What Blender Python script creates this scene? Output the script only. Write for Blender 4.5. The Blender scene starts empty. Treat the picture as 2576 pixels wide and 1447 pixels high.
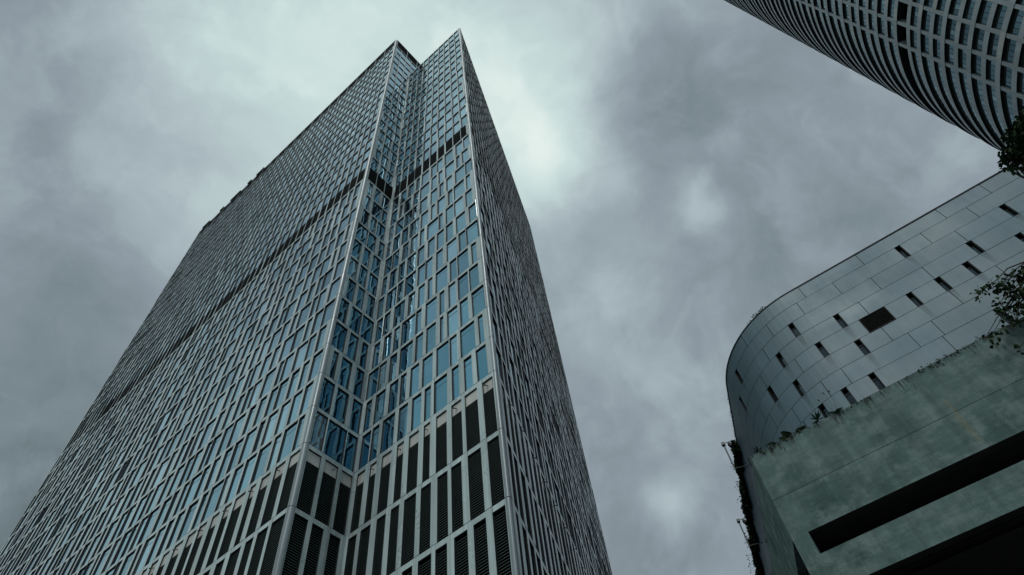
import bpy, math, random
import numpy as np
from mathutils import Matrix, Vector

# ------------------------------------------------------------------ camera
SC = bpy.context.scene
COL = SC.collection
EYE = 1.6
FPX = 1748.0 / 2576.0                       # focal length / picture width
_z = np.array([-180., 1111.5, -1748.]); _z /= np.linalg.norm(_z)
_v = np.array([-4480., -3475.6, -1748.]); _x = -_v / np.linalg.norm(_v)
_x = _x - _z * (_x @ _z); _x /= np.linalg.norm(_x)
ROT = np.stack([_x, np.cross(_z, _x), _z])  # camera axes -> world axes
cam_d = bpy.data.cameras.new('camera')
cam_d.sensor_width = 36.0
cam_d.lens = 36.0 * FPX
cam_d.clip_start = 0.1
cam_d.clip_end = 6000.0
cam = bpy.data.objects.new('camera', cam_d)
COL.objects.link(cam)
M4 = Matrix([list(r) + [0.0] for r in ROT.tolist()] + [[0, 0, 0, 1]])
cam.matrix_world = Matrix.Translation((0, 0, EYE)) @ M4
SC.camera = cam


def view_dir(px, py):
    r = np.array([px - 1288., 723.5 - py, -1748.])
    w = ROT @ r
    return w / np.linalg.norm(w)


# ------------------------------------------------------------------ sky and sun
SUN_EL, SUN_AZ = 56.0, -74.0               # azimuth in degrees from +X
world = bpy.data.worlds.new('World')
SC.world = world
world.use_nodes = True
wt = world.node_tree
for n in list(wt.nodes):
    wt.nodes.remove(n)


def wn(kind, **kw):
    n = wt.nodes.new(kind)
    for k, v in kw.items():
        setattr(n, k, v)
    return n


def wmath(op, a, b=None, c=None):
    n = wn('ShaderNodeMath', operation=op)
    for i, q in enumerate((a, b, c)):
        if q is None:
            continue
        if isinstance(q, (int, float)):
            n.inputs[i].default_value = q
        else:
            wt.links.new(q, n.inputs[i])
    return n.outputs[0]


geo = wn('ShaderNodeTexCoord')
warp = wn('ShaderNodeTexNoise')
warp.inputs['Scale'].default_value = 4.5
warp.inputs['Detail'].default_value = 5.0
wt.links.new(geo.outputs['Generated'], warp.inputs['Vector'])
wsub = wn('ShaderNodeVectorMath', operation='SUBTRACT')
wt.links.new(warp.outputs['Color'], wsub.inputs[0])
wsub.inputs[1].default_value = (.5, .5, .5)
wscl = wn('ShaderNodeVectorMath', operation='SCALE')
wt.links.new(wsub.outputs[0], wscl.inputs[0])
wscl.inputs['Scale'].default_value = 0.17
wadd = wn('ShaderNodeVectorMath', operation='ADD')
wt.links.new(geo.outputs['Generated'], wadd.inputs[0])
wt.links.new(wscl.outputs[0], wadd.inputs[1])
wnrm = wn('ShaderNodeVectorMath', operation='NORMALIZE')
wt.links.new(wadd.outputs[0], wnrm.inputs[0])
DIR = wnrm.outputs[0]


def lobe(direction, radius_deg, amount):
    d = wn('ShaderNodeVectorMath', operation='DOT_PRODUCT')
    wt.links.new(DIR, d.inputs[0])
    d.inputs[1].default_value = tuple(float(q) for q in direction)
    n = math.log(0.5) / math.log(math.cos(math.radians(radius_deg)))
    return wmath('MULTIPLY', wmath('POWER', wmath('MAXIMUM', d.outputs['Value'], 0.0), n), amount)


CLOUDS = [  # where the cloud deck is thin (bright) or thick (dark), plus vignetted frame corners, as directions in the world
    (1300, 250, 5.5, .17), (1425, 330, 2.8, .14), (1350, 450, 3.8, .11), (1440, 430, 2.2, .06), (1270, 80, 7.0, .06),
    (960, 180, 9.0, .14), (660, 270, 9.0, .13), (470, 120, 5.0, .06), (330, 400, 4.0, .03), (760, 420, 5.0, .05),
    (1620, 250, 4.2, -.07), (1780, 200, 6.0, -.05), (1560, 480, 1.5, .12), (1745, 560, 1.8, .13), (1600, 620, 4.0, .02),
    (1635, 1285, 1.5, .13), (1705, 1325, 1.5, .14), (1735, 1230, 2.2, .08), (1500, 800, 7.0, .06), (1680, 1050, 3.0, .03),
    (2080, 520, 8.0, -.06), (2440, 640, 9.0, -.04), (1830, 700, 4.0, -.02), (1980, 330, 3.0, .02),
    (-40, 20, 13.0, -.36), (2576, 1447, 6.0, -.05), (2300, -100, 9.0, -.06), (-30, 1447, 13.0, -.18), (380, 800, 6.0, -.02), (1600, 1447, 4.5, -.06), (150, 350, 6.0, -.03), (0, 900, 8.0, -.03),  # corner entries darken the sky to imitate lens vignetting
]
val = None
for px, py, rad, amt in CLOUDS:
    q = lobe(view_dir(px, py), rad, amt)
    val = q if val is None else wmath('ADD', val, q)
# bright sky patches added outside the frame to light the tower faces and glass
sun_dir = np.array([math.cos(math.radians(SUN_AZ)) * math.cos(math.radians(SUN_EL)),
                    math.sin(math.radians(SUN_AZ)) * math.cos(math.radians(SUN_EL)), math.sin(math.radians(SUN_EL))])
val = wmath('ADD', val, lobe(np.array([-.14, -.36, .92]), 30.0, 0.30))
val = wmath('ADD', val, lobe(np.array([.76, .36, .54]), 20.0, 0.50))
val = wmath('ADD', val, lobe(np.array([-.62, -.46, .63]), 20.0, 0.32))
puff = wn('ShaderNodeTexNoise')
puff.inputs['Scale'].default_value = 5.5
puff.inputs['Detail'].default_value = 6.0
puff.inputs['Roughness'].default_value = 0.58
puff.inputs['Distortion'].default_value = 0.08
wt.links.new(DIR, puff.inputs['Vector'])
val = wmath('ADD', val, wmath('MULTIPLY', wmath('SUBTRACT', puff.outputs['Fac'], 0.5), 0.25))
fine = wn('ShaderNodeTexNoise')
fine.inputs['Scale'].default_value = 15.0
fine.inputs['Detail'].default_value = 7.0
fine.inputs['Roughness'].default_value = 0.6
wt.links.new(DIR, fine.inputs['Vector'])
val = wmath('ADD', val, wmath('MULTIPLY', wmath('SUBTRACT', fine.outputs['Fac'], 0.5), 0.12))
lump = wn('ShaderNodeTexNoise')
lump.inputs['Scale'].default_value = 9.0
lump.inputs['Detail'].default_value = 8.0
lump.inputs['Roughness'].default_value = 0.55
wt.links.new(DIR, lump.inputs['Vector'])
crisp = wn('ShaderNodeMapRange', interpolation_type='SMOOTHSTEP')
for _i, _v in enumerate((.46, .64, -.018, .035)):
    crisp.inputs[_i + 1].default_value = _v
wt.links.new(lump.outputs['Fac'], crisp.inputs[0])
val = wmath('ADD', val, crisp.outputs[0])
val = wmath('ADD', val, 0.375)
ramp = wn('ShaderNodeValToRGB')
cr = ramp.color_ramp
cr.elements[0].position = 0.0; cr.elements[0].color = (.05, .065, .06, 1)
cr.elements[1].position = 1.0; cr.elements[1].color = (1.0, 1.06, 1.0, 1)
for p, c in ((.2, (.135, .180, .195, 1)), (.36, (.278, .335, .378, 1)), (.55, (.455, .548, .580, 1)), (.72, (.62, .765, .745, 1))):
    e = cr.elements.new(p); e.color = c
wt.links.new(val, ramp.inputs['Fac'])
nish = wn('ShaderNodeTexSky', sky_type='NISHITA')
nish.sun_disc = False
nish.sun_elevation = math.radians(SUN_EL)
nish.sun_rotation = math.radians(90.0 - SUN_AZ)
nbg = wn('ShaderNodeBackground'); nbg.inputs['Strength'].default_value = 0.05
wt.links.new(nish.outputs[0], nbg.inputs['Color'])
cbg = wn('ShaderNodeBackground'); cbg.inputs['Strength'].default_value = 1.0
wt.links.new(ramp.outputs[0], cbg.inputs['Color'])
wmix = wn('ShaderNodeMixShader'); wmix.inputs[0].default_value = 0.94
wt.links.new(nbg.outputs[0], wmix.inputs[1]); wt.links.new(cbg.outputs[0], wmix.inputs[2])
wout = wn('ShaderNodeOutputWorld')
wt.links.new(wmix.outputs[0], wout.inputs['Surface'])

sun_d = bpy.data.lights.new('sun', 'SUN')
sun_d.energy = 1.4
sun_d.angle = math.radians(16)
sun_d.color = (1.0, 0.99, 0.95)
sun = bpy.data.objects.new('sun', sun_d)
COL.objects.link(sun)
sun.rotation_euler = Vector((-sun_dir[0], -sun_dir[1], -sun_dir[2])).to_track_quat('-Z', 'Y').to_euler()
SC.view_settings.view_transform = 'Standard'
SC.view_settings.look = 'None'
SC.view_settings.exposure = 0.0
SC.view_settings.gamma = 1.0
SC.cycles.max_bounces = 6
SC.cycles.glossy_bounces = 4


# ------------------------------------------------------------------ materials
class Mat:
    def __init__(self, name):
        self.m = bpy.data.materials.new(name)
        self.m.use_nodes = True
        self.t = self.m.node_tree
        self.b = self.t.nodes['Principled BSDF']
        self.out = self.t.nodes['Material Output']

    def n(self, kind, **kw):
        q = self.t.nodes.new(kind)
        for k, v in kw.items():
            setattr(q, k, v)
        return q

    def link(self, a, b):
        self.t.links.new(a, b)

    def coord(self, scale=(1, 1, 1), rot=0.0):
        tc = self.n('ShaderNodeTexCoord')
        mp = self.n('ShaderNodeMapping')
        mp.inputs['Scale'].default_value = scale
        mp.inputs['Rotation'].default_value = (0, 0, rot)
        self.link(tc.outputs['Object'], mp.inputs['Vector'])
        return mp.outputs[0]

    def noise(self, vec, scale, detail=4.0, rough=.55):
        q = self.n('ShaderNodeTexNoise')
        q.inputs['Scale'].default_value = scale
        q.inputs['Detail'].default_value = detail
        q.inputs['Roughness'].default_value = rough
        self.link(vec, q.inputs['Vector'])
        return q.outputs['Fac']

    def attr(self, name='rnd'):
        return self.n('ShaderNodeAttribute', attribute_name=name).outputs['Fac']

    def math(self, op, a, b):
        q = self.n('ShaderNodeMath', operation=op)
        for i, s in enumerate((a, b)):
            if isinstance(s, (int, float)):
                q.inputs[i].default_value = s
            else:
                self.link(s, q.inputs[i])
        return q.outputs[0]

    def rng(self, v, a0, a1, b0, b1):
        q = self.n('ShaderNodeMapRange')
        for i, s in enumerate((a0, a1, b0, b1)):
            q.inputs[i + 1].default_value = s
        self.link(v, q.inputs[0])
        return q.outputs[0]

    def mix(self, fac, c1, c2, blend='MIX'):
        q = self.n('ShaderNodeMix', data_type='RGBA', blend_type=blend)
        if isinstance(fac, (int, float)):
            q.inputs[0].default_value = fac
        else:
            self.link(fac, q.inputs[0])
        for i, c in ((6, c1), (7, c2)):
            if isinstance(c, tuple):
                q.inputs[i].default_value = c if len(c) == 4 else c + (1,)
            else:
                self.link(c, q.inputs[i])
        return q.outputs[2]

    def scale_col(self, col, v):
        cx = self.n('ShaderNodeCombineColor')
        for i in range(3):
            self.link(v, cx.inputs[i])
        return self.mix(1.0, col, cx.outputs[0], 'MULTIPLY')

    def base(self, c):
        if isinstance(c, tuple):
            self.b.inputs['Base Color'].default_value = c if len(c) == 4 else c + (1,)
        else:
            self.link(c, self.b.inputs['Base Color'])

    def set(self, rough=.6, metal=0.0, spec=.5):
        self.b.inputs['Roughness'].default_value = rough
        self.b.inputs['Metallic'].default_value = metal
        self.b.inputs['Specular IOR Level'].default_value = spec

    def bump(self, h, strength, dist):
        q = self.n('ShaderNodeBump')
        q.inputs['Strength'].default_value = strength
        q.inputs['Distance'].default_value = dist
        self.link(h, q.inputs['Height'])
        self.link(q.outputs[0], self.b.inputs['Normal'])
        return q.outputs[0]


def panel_mat(name, col, rough, metal, spread, streak=.18):
    m = Mat(name)
    v = m.rng(m.attr(), 0, 1, 1 - spread, 1 + spread)
    st = m.noise(m.coord((1.6, 1.6, .05)), 2.2, 3)
    st2 = m.noise(m.coord((1, 1, 1)), .35, 4)
    v = m.math('MULTIPLY', v, m.rng(st, .3, .7, 1 - streak, 1 + streak * .6))
    v = m.math('MULTIPLY', v, m.rng(st2, .3, .7, .88, 1.08))
    m.base(m.scale_col(col, v))
    m.set(rough, metal)
    m.link(m.rng(st2, .3, .7, rough - .08, rough + .1), m.b.inputs['Roughness'])
    return m.m


def plain_mat(name, col, rough=.6, metal=0., var=.15, scale=2.0, spec=.5):
    m = Mat(name)
    f = m.noise(m.coord(), scale, 5)
    m.base(m.scale_col(col, m.rng(f, .3, .7, 1 - var, 1 + var)))
    m.set(rough, metal, spec)
    return m.m


def glass_mat(name, tint, refl, inner, wav=.012, scale=.55, rough=.015):
    m = Mat(name)
    co = m.coord()
    h = m.noise(co, scale, 2.0, .4)
    bp = m.n('ShaderNodeBump')
    bp.inputs['Strength'].default_value = 1.0
    bp.inputs['Distance'].default_value = wav
    m.link(h, bp.inputs['Height'])
    gl = m.n('ShaderNodeBsdfGlossy')
    gl.inputs['Color'].default_value = tint + (1,)
    gl.inputs['Roughness'].default_value = rough
    m.link(bp.outputs[0], gl.inputs['Normal'])
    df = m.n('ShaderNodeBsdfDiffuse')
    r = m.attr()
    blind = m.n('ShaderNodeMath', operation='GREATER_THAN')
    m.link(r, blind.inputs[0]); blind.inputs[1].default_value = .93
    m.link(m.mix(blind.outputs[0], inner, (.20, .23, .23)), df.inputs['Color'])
    lw = m.n('ShaderNodeLayerWeight')
    lw.inputs['Blend'].default_value = .5
    f2 = m.math('POWER', lw.outputs['Facing'], 2.2)
    fac = m.rng(f2, 0, 1, refl, 1.0)
    m.link(m.mix(m.rng(f2, .22, .85, 0, 1), tint, (.82, .94, .97)), gl.inputs['Color'])
    fac = m.math('MULTIPLY', fac, m.rng(r, 0, 1, .74, 1.08))
    mx = m.n('ShaderNodeMixShader')
    m.link(fac, mx.inputs[0]); m.link(df.outputs[0], mx.inputs[1]); m.link(gl.outputs[0], mx.inputs[2])
    m.link(mx.outputs[0], m.out.inputs['Surface'])
    return m.m


M_PANEL = panel_mat('tower_metal_panel', (.385, .465, .468), .29, .22, .14, .26)
M_REVEAL = plain_mat('dark_reveal', (.024, .031, .034), .5, .2)
M_TRIM = panel_mat('tower_corner_metal', (.20, .245, .26), .42, .25, .06)
M_BACK = plain_mat('dark_joint', (.010, .014, .016), .9, spec=.1)
M_FRAME = plain_mat('window_frame_dark', (.018, .024, .028), .45, .3)
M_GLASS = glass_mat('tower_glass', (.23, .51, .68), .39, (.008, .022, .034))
M_LOUV = plain_mat('louvre_dark', (.050, .076, .072), .55, .1, spec=.3)
M_DARK = plain_mat('black_void', (.003, .005, .0055), .95, spec=.04)
M_HEAD = panel_mat('header_panel', (.44, .45, .42), .5, .2, .06)
M_ROOF = plain_mat('roof_gravel', (.20, .21, .21), .9)

M_BAND = panel_mat('round_tower_cladding', (.25, .295, .305), .5, .15, .12, .1)
M_BANDP = panel_mat('round_tower_pale_panel', (.34, .355, .335), .5, .1, .1, .1)
M_RIB = panel_mat('round_tower_rib', (.23, .272, .285), .5, .15, .06, .1)
M_SOFFIT = plain_mat('soffit_shade', (.020, .028, .029), .9, spec=.1)  # near-black colour carries the shade under the bands
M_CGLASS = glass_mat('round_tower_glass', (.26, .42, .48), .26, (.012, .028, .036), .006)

M_CLAD = panel_mat('curved_metal_cladding', (.102, .165, .195), .55, .16, .06, .10)
_st = Mat('drip_stain')
_st.base((.02, .024, .024)); _st.set(.7)
_tr = _st.n('ShaderNodeBsdfTransparent'); _mx = _st.n('ShaderNodeMixShader')
_st.link(_st.attr(), _mx.inputs[0]); _st.link(_tr.outputs[0], _mx.inputs[1]); _st.link(_st.b.outputs[0], _mx.inputs[2])
_st.link(_mx.outputs[0], _st.out.inputs['Surface'])
M_STAIN = _st.m
M_PGLASS = glass_mat('slit_window_glass', (.30, .40, .46), .10, (.006, .008, .010))
M_COPING = plain_mat('dark_coping', (.010, .013, .014), .6, 0, spec=.2)
M_BARK = plain_mat('bark', (.05, .045, .035), .9, 0, .3, 9)


def leaf_mat(name, dark, light):
    m = Mat(name)
    m.base(m.mix(m.attr(), dark, light))
    m.set(.7, 0, .12)
    return m.m


M_LEAF = leaf_mat('fig_leaf', (.012, .030, .014), (.040, .075, .032))
M_VINE = leaf_mat('vine_leaf', (.010, .020, .011), (.030, .052, .022))
M_FERN = leaf_mat('fern_leaf', (.030, .075, .030), (.060, .14, .05))
M_MOSS = leaf_mat('moss', (.010, .016, .010), (.028, .040, .020))


def concrete_mat():
    m = Mat('stained_concrete')
    co = m.coord()
    big = m.noise(co, .55, 6, .62)
    mid = m.noise(m.coord((1, 1, 1.25)), 1.5, 7, .68)
    fine = m.noise(co, 22, 4, .7)
    board = m.noise(m.coord((.16, .16, 5.0)), 1.6, 4, .6)
    run = m.noise(m.coord((3.2, 3.2, .16)), 1.3, 4, .6)
    c = m.mix(m.rng(big, .3, .7, 0, 1), (.045, .092, .082), (.120, .188, .174))
    c = m.mix(m.rng(mid, .46, .62, 0, .8), c, (.158, .220, .212))
    v = m.rng(board, .3, .7, .90, 1.07)
    v = m.math('MULTIPLY', v, m.rng(run, .28, .62, .70, 1.05))
    v = m.math('MULTIPLY', v, m.rng(fine, .3, .7, .90, 1.08))
    c = m.scale_col(c, v)
    # damp black drips that start at the weathered top edge (real dirt with a shape of its own)
    tc = m.n('ShaderNodeTexCoord'); sp = m.n('ShaderNodeSeparateXYZ')
    m.link(tc.outputs['Object'], sp.inputs[0])
    depth = m.rng(sp.outputs['Z'], TOPZ - 1.1, TOPZ - .02, 0, 1)
    drip = m.noise(m.coord((5.5, 5.5, .55)), 1.5, 5, .7)
    d = m.math('ADD', drip, m.math('MULTIPLY', depth, .24))
    c = m.mix(m.rng(d, .74, .82, 0, .85), c, (.014, .018, .014))
    # one rusty run
    xl = m.math('SUBTRACT', sp.outputs['X'], RUST_X)
    wob = m.math('MULTIPLY', m.math('SUBTRACT', m.noise(co, 2.2, 2), .5), .25)
    rust = m.math('ABSOLUTE', m.math('ADD', xl, wob), 0)
    rz = m.math('MULTIPLY', m.rng(sp.outputs['Z'], RUST_Z0, RUST_Z0 + .25, 0, 1), m.rng(sp.outputs['Z'], RUST_Z1 - .4, RUST_Z1, 1, 0))
    rf = m.math('MULTIPLY', m.rng(rust, .0, .12, .28, 0), rz)
    c = m.mix(rf, c, (.20, .155, .055))
    m.base(c)
    m.set(.85, 0, .25)
    hh = m.math('ADD', m.math('MULTIPLY', fine, .4), m.math('ADD', mid, m.math('MULTIPLY', board, .6)))
    m.bump(hh, .5, .02)
    return m.m


# ------------------------------------------------------------------ mesh builder
class MB:
    def __init__(self):
        self.v = []; self.f = []; self.mi = []; self.r = []; self.mats = []

    def mat(self, m):
        if m not in self.mats:
            self.mats.append(m)
        return self.mats.index(m)

    def poly(self, pts, m, r=.5):
        k = len(self.v)
        self.v.extend(tuple(float(c) for c in p) for p in pts)
        self.f.append(tuple(range(k, k + len(pts))))
        self.mi.append(self.mat(m)); self.r.append(r)

    def box(self, P, a, b, z0, z1, d0, d1, m, r=.5, sides='flrbtk'):
        """box in a face frame P(s, z, d); d1 is the outer face"""
        if 'f' in sides: self.poly([P(a, z0, d1), P(b, z0, d1), P(b, z1, d1), P(a, z1, d1)], m, r)
        if 'k' in sides: self.poly([P(b, z0, d0), P(a, z0, d0), P(a, z1, d0), P(b, z1, d0)], m, r)
        if 'l' in sides: self.poly([P(a, z0, d0), P(a, z0, d1), P(a, z1, d1), P(a, z1, d0)], m, r)
        if 'r' in sides: self.poly([P(b, z0, d1), P(b, z0, d0), P(b, z1, d0), P(b, z1, d1)], m, r)
        if 'b' in sides: self.poly([P(a, z0, d0), P(b, z0, d0), P(b, z0, d1), P(a, z0, d1)], m, r)
        if 't' in sides: self.poly([P(a, z1, d1), P(b, z1, d1), P(b, z1, d0), P(a, z1, d0)], m, r)

    def tube(self, pts, radii, m, seg=7, r=.5, cap=True):
        pts = [np.array(p, float) for p in pts]
        rings = []
        for i, p in enumerate(pts):
            t = pts[min(i + 1, len(pts) - 1)] - pts[max(i - 1, 0)]
            t /= max(np.linalg.norm(t), 1e-9)
            a = np.cross(t, (0, 0, 1.)) if abs(t[2]) < .95 else np.cross(t, (1., 0, 0))
            a /= np.linalg.norm(a); b = np.cross(t, a)
            rings.append([p + radii[i] * (math.cos(2 * math.pi * k / seg) * a + math.sin(2 * math.pi * k / seg) * b) for k in range(seg)])
        for i in range(len(rings) - 1):
            for k in range(seg):
                self.poly([rings[i][k], rings[i][(k + 1) % seg], rings[i + 1][(k + 1) % seg], rings[i + 1][k]], m, r)
        if cap:
            self.poly(rings[0][::-1], m, r); self.poly(rings[-1], m, r)

    def build(self, name, parent=None, smooth=False):
        me = bpy.data.meshes.new(name)
        me.from_pydata(self.v, [], self.f)
        for m in self.mats:
            me.materials.append(m)
        me.polygons.foreach_set('material_index', self.mi)
        at = me.attributes.new('rnd', 'FLOAT', 'FACE')
        at.data.foreach_set('value', self.r)
        if smooth:
            me.polygons.foreach_set('use_smooth', [True] * len(self.f))
        me.update()
        o = bpy.data.objects.new(name, me)
        COL.objects.link(o)
        if parent:
            o.parent = parent
        return o


def thing(name, label, cat, group=None):
    o = bpy.data.objects.new(name, None)
    COL.objects.link(o)
    o['label'] = label; o['category'] = cat
    if group:
        o['group'] = group
    return o


def tag(o, label=None, cat=None, group=None, kind=None):
    if label: o['label'] = label
    if cat: o['category'] = cat
    if group: o['group'] = group
    if kind: o['kind'] = kind
    return o


def projected(pts):
    """area in square picture widths of a projected polygon and whether its middle is in the frame"""
    q = []
    for p in pts:
        c = ROT.T @ (np.array(p, float) - (0, 0, EYE))
        if c[2] > -.2:
            return 0., False
        q.append((FPX * c[0] / -c[2], FPX * c[1] / -c[2]))
    a = 0.
    for i in range(len(q)):
        x0, y0 = q[i]; x1, y1 = q[(i + 1) % len(q)]
        a += x0 * y1 - x1 * y0
    mx = sum(p[0] for p in q) / len(q); my = sum(p[1] for p in q) / len(q)
    return abs(a) / 2, abs(mx) < .5 and abs(my) < .281


# ------------------------------------------------------------------ ground
g = MB()
M_ASPH = plain_mat('asphalt', (.05, .052, .055), .9, 0, .25, 1.2)
M_PAVE = plain_mat('paving', (.16, .16, .155), .85, 0, .2, 3)
g.poly([(-2500, -2500, 0), (2500, -2500, 0), (2500, 2500, 0), (-2500, 2500, 0)], M_ASPH)
tag(g.build('ground'), kind='structure')
g = MB()
Pw = lambda s, z, d: (s, d, z)
g.box(Pw, -110, 46, .004, .13, -6.0, 3.5, M_PAVE, sides='flrkt')
tag(g.build('pavement'), kind='structure')

# ------------------------------------------------------------------ office tower
RB = 27.7
HZ = lambda h: EYE + RB * h
XA, YL, XB, YR = -1.063 * RB, .6488 * RB, -.5967 * RB, .8025 * RB
XE = -3.369 * RB
US = np.array([-.385, .923]); US /= np.linalg.norm(US)
NS = np.array([US[1], -US[0]])
LS = 1.55 * RB
tower = thing('office_tower', 'tall grey glass office tower with two stepped wings and staggered metal window panels', 'office tower')


def frame(O, u, n):
    O = np.array(O, float); u = np.array(u, float); n = np.array(n, float)
    return lambda s, z, d: (O[0] + u[0] * s + n[0] * d, O[1] + u[1] * s + n[1] * d, z)


FACE = dict(L=(frame((XA, YL), (-1, 0), (0, -1)), XA - XE, 47, 1.7), D=(frame((XA, YL), (0, 1), (1, 0)), YR - YL, 3, 0.),
            R=(frame((XB, YR), (-1, 0), (0, -1)), XB - XA, 10, 0.), S=(frame((XB, YR), US, NS), LS, 33, .5))
FH = .13
floors = []                                  # (z0, z1, kind, index)
lo = [.0, .1427, .3227, .5027, .6827, .8627, 1.0396, 1.2264]
lo[0] = (0.14 - EYE) / RB
for i in range(len(lo) - 1):
    floors.append((HZ(lo[i]), HZ(lo[i + 1]), 'header' if i == len(lo) - 2 else 'louvre', i))
nf = 27
for k in range(nf):
    kind = 'mech' if k == 12 else 'win'
    floors.append((HZ(1.2264 + k * FH), HZ(1.2264 + (k + 1) * FH), kind, 20 + k))
TOP_R = HZ(1.2264 + nf * FH)
for k in range(nf, nf + 3):
    floors.append((HZ(1.2264 + k * FH), HZ(1.2264 + (k + 1) * FH), 'top', 20 + k))
SCR0, TOP_L = HZ(1.2264 + (nf + 3) * FH), HZ(1.2264 + (nf + 3) * FH + .155)

wins, louvs = [], []                        # candidates for parts
spouts = []
GAP = .045
rng = random.Random(11)
TR = .30


def facade(key):
    P, length, N, _ = FACE[key]
    mb = MB()
    for (z0, z1, kind, idx) in floors:
        ln, n = length, N
        if kind == 'top':
            if key in 'RS':
                continue
            if key == 'D':
                ln, n = length * 8 / 3., 8
        upper = idx > 32
        p = (ln - TR - .01) / n
        s_first = TR + .01
        # dark backing behind the joints
        mb.poly([P(s_first - .1, z0, -.40), P(ln, z0, -.40), P(ln, z1, -.40), P(s_first - .1, z1, -.40)], M_BACK)
        za, zb = z0 + GAP * .4, z1 - GAP * .6
        edges = []
        for k in range(n + 1):
            c = s_first + k * p
            if kind == 'mech':
                w = rng.choice((.08, .10, .22)); j = 0.
            elif kind in ('louvre', 'header'):
                w = rng.choice((.40, .46, .50, .30)); j = rng.uniform(-.14, .14)
            elif upper:
                w = rng.choice((.13, .16, .18, .21, .30)) if idx < 38 else rng.choice((.14, .16, .18)); j = rng.choice((-.07, 0, 0, .07))
            else:
                w = rng.choice((.09, .26, .32, .36, .40, .44)); j = rng.choice((-.22, -.1, .1, .22)) + rng.uniform(-.03, .03)
            w *= p / 1.27
            if k == 0:
                a, b = c, c + rng.choice((.04, .06, .36, .42))
            elif k == n:
                a, b = c - rng.choice((.10, .32, .36)), c - .003
            else:
                a, b = c + j * p / 1.27 - w / 2, c + j * p / 1.27 + w / 2
            edges.append((a, b))
        dep = .17
        for k, (a, b) in enumerate(edges):
            t0, t1 = rng.choice(((0, 0), (0, .012), (.012, 0), (0, .02), (.02, 0)))
            rr = rng.random()
            for (q, w2) in ((0, 0),):
                mb.poly([P(a, za, t0), P(b, za, t1), P(b, zb, t1), P(a, zb, t0)], M_PANEL, rr)
                mb.poly([P(a, za, -dep), P(a, za, t0), P(a, zb, t0), P(a, zb, -dep)], M_REVEAL, rr)
                mb.poly([P(b, za, t1), P(b, za, -dep), P(b, zb, -dep), P(b, zb, t1)], M_REVEAL, rr)
                mb.poly([P(a, za, -dep), P(b, za, -dep), P(b, za, t1), P(a, za, t0)], M_PANEL, rr)
                mb.poly([P(a, zb, t0), P(b, zb, t1), P(b, zb, -dep), P(a, zb, -dep)], M_PANEL, rr)
        hs = .36 if kind in ('louvre', 'header') else (.30 if upper else .34)
        for k in range(n):
            a, b = edges[k][1], edges[k + 1][0]
            if b - a < .12:
                continue
            if kind == 'mech':
                louvs.append((P, a, b, za, zb, True, key)); continue
            rr = rng.random()
            mb.box(P, a + .003, b - .003, zb - hs, zb, -dep, -.004, M_PANEL, rr, 'ft')
            mb.box(P, a + .003, b - .003, zb - hs, zb, -dep, -.004, M_REVEAL, rr, 'b')
            zt = zb - hs
            if kind in ('louvre', 'header'):
                if kind == 'header':
                    mb.box(P, a + .004, b - .004, zt - .95, zt - .04, -dep, -.10, M_HEAD, rng.random(), 'fb')
                    if k % 2 == (0 if key == 'R' else 1):
                        spouts.append((P, a + (b - a) * .6, zt - .62, key))
                    zt -= .95
                louvs.append((P, a, b, za, zt, False, key))
            else:
                wins.append((P, a, b, za, zt, key, rng.random(), [rng.gauss(0, .006) for _ in range(4)]))
    if key == 'L' or key == 'D':
        ln = length if key == 'L' else length * 8 / 3.
        mb.poly([P(.35, SCR0, -.06), P(ln, SCR0, -.06), P(ln, TOP_L, -.06), P(.35, TOP_L, -.06)], M_DARK)
        mb.poly([P(.35, SCR0, -.5), P(ln, SCR0, -.5), P(ln, SCR0, .0), P(.35, SCR0, .0)], M_BACK)
        mb.box(P, .42, ln, SCR0 + .02, SCR0 + .10, -.5, -.01, M_PANEL, .4, 'fbt')
        mb.box(P, .42, ln, TOP_L - .09, TOP_L, -.5, .03, M_PANEL, .3, 'fbtk')
        s = .45
        while s < ln:
            mb.box(P, s - .06, s + .06, SCR0 + .10, TOP_L - .09, -.5, -.02, M_PANEL, .5, 'flr'); s += 2.72
    else:
        mb.box(P, .4, length, TOP_R, TOP_R + .22, -.5, -.02, M_PANEL, .4, 'fbtk')
    return mb.build('wall', tower)


for key in 'LDRS':
    facade(key)



def trim(P1, P2, ztop, seams):
    mb = MB()
    pts = []
    a = np.array(P1(TR, 0, .0)[:2]); c = np.array(P1(0, 0, .0)[:2]); b = np.array(P2(TR, 0, .0)[:2])
    nn = 8
    for i in range(nn + 1):
        t = i / nn
        pts.append((1 - t) ** 2 * a + 2 * t * (1 - t) * c + t * t * b)
    a2 = np.array(P1(TR + .04, 0, -.24)[:2]); b2 = np.array(P2(TR + .04, 0, -.24)[:2])
    full = [a2] + pts + [b2]
    for z0, z1 in seams:
        za, zb = z0 + GAP * .4, z1 - GAP * .6
        r = random.Random(int(z0 * 10)).random()
        for i in range(len(full) - 1):
            p, q = full[i], full[i + 1]
            mb.poly([(p[0], p[1], za), (q[0], q[1], za), (q[0], q[1], zb), (p[0], p[1], zb)], M_TRIM, r)
        mb.poly([(p[0], p[1], za) for p in full], M_TRIM, r)
        mb.poly([(p[0], p[1], zb) for p in full], M_TRIM, r)
    cc = (a2 + b2) / 2
    inner = [a2 + (p - a2) * 1 - (p - cc) * .07 for p in full]
    for i in range(len(inner) - 1):
        p, q = inner[i], inner[i + 1]
        mb.poly([(p[0], p[1], .14), (q[0], q[1], .14), (q[0], q[1], ztop), (p[0], p[1], ztop)], M_BACK)
    o = mb.build('corner_trim', tower)
    return o


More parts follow.
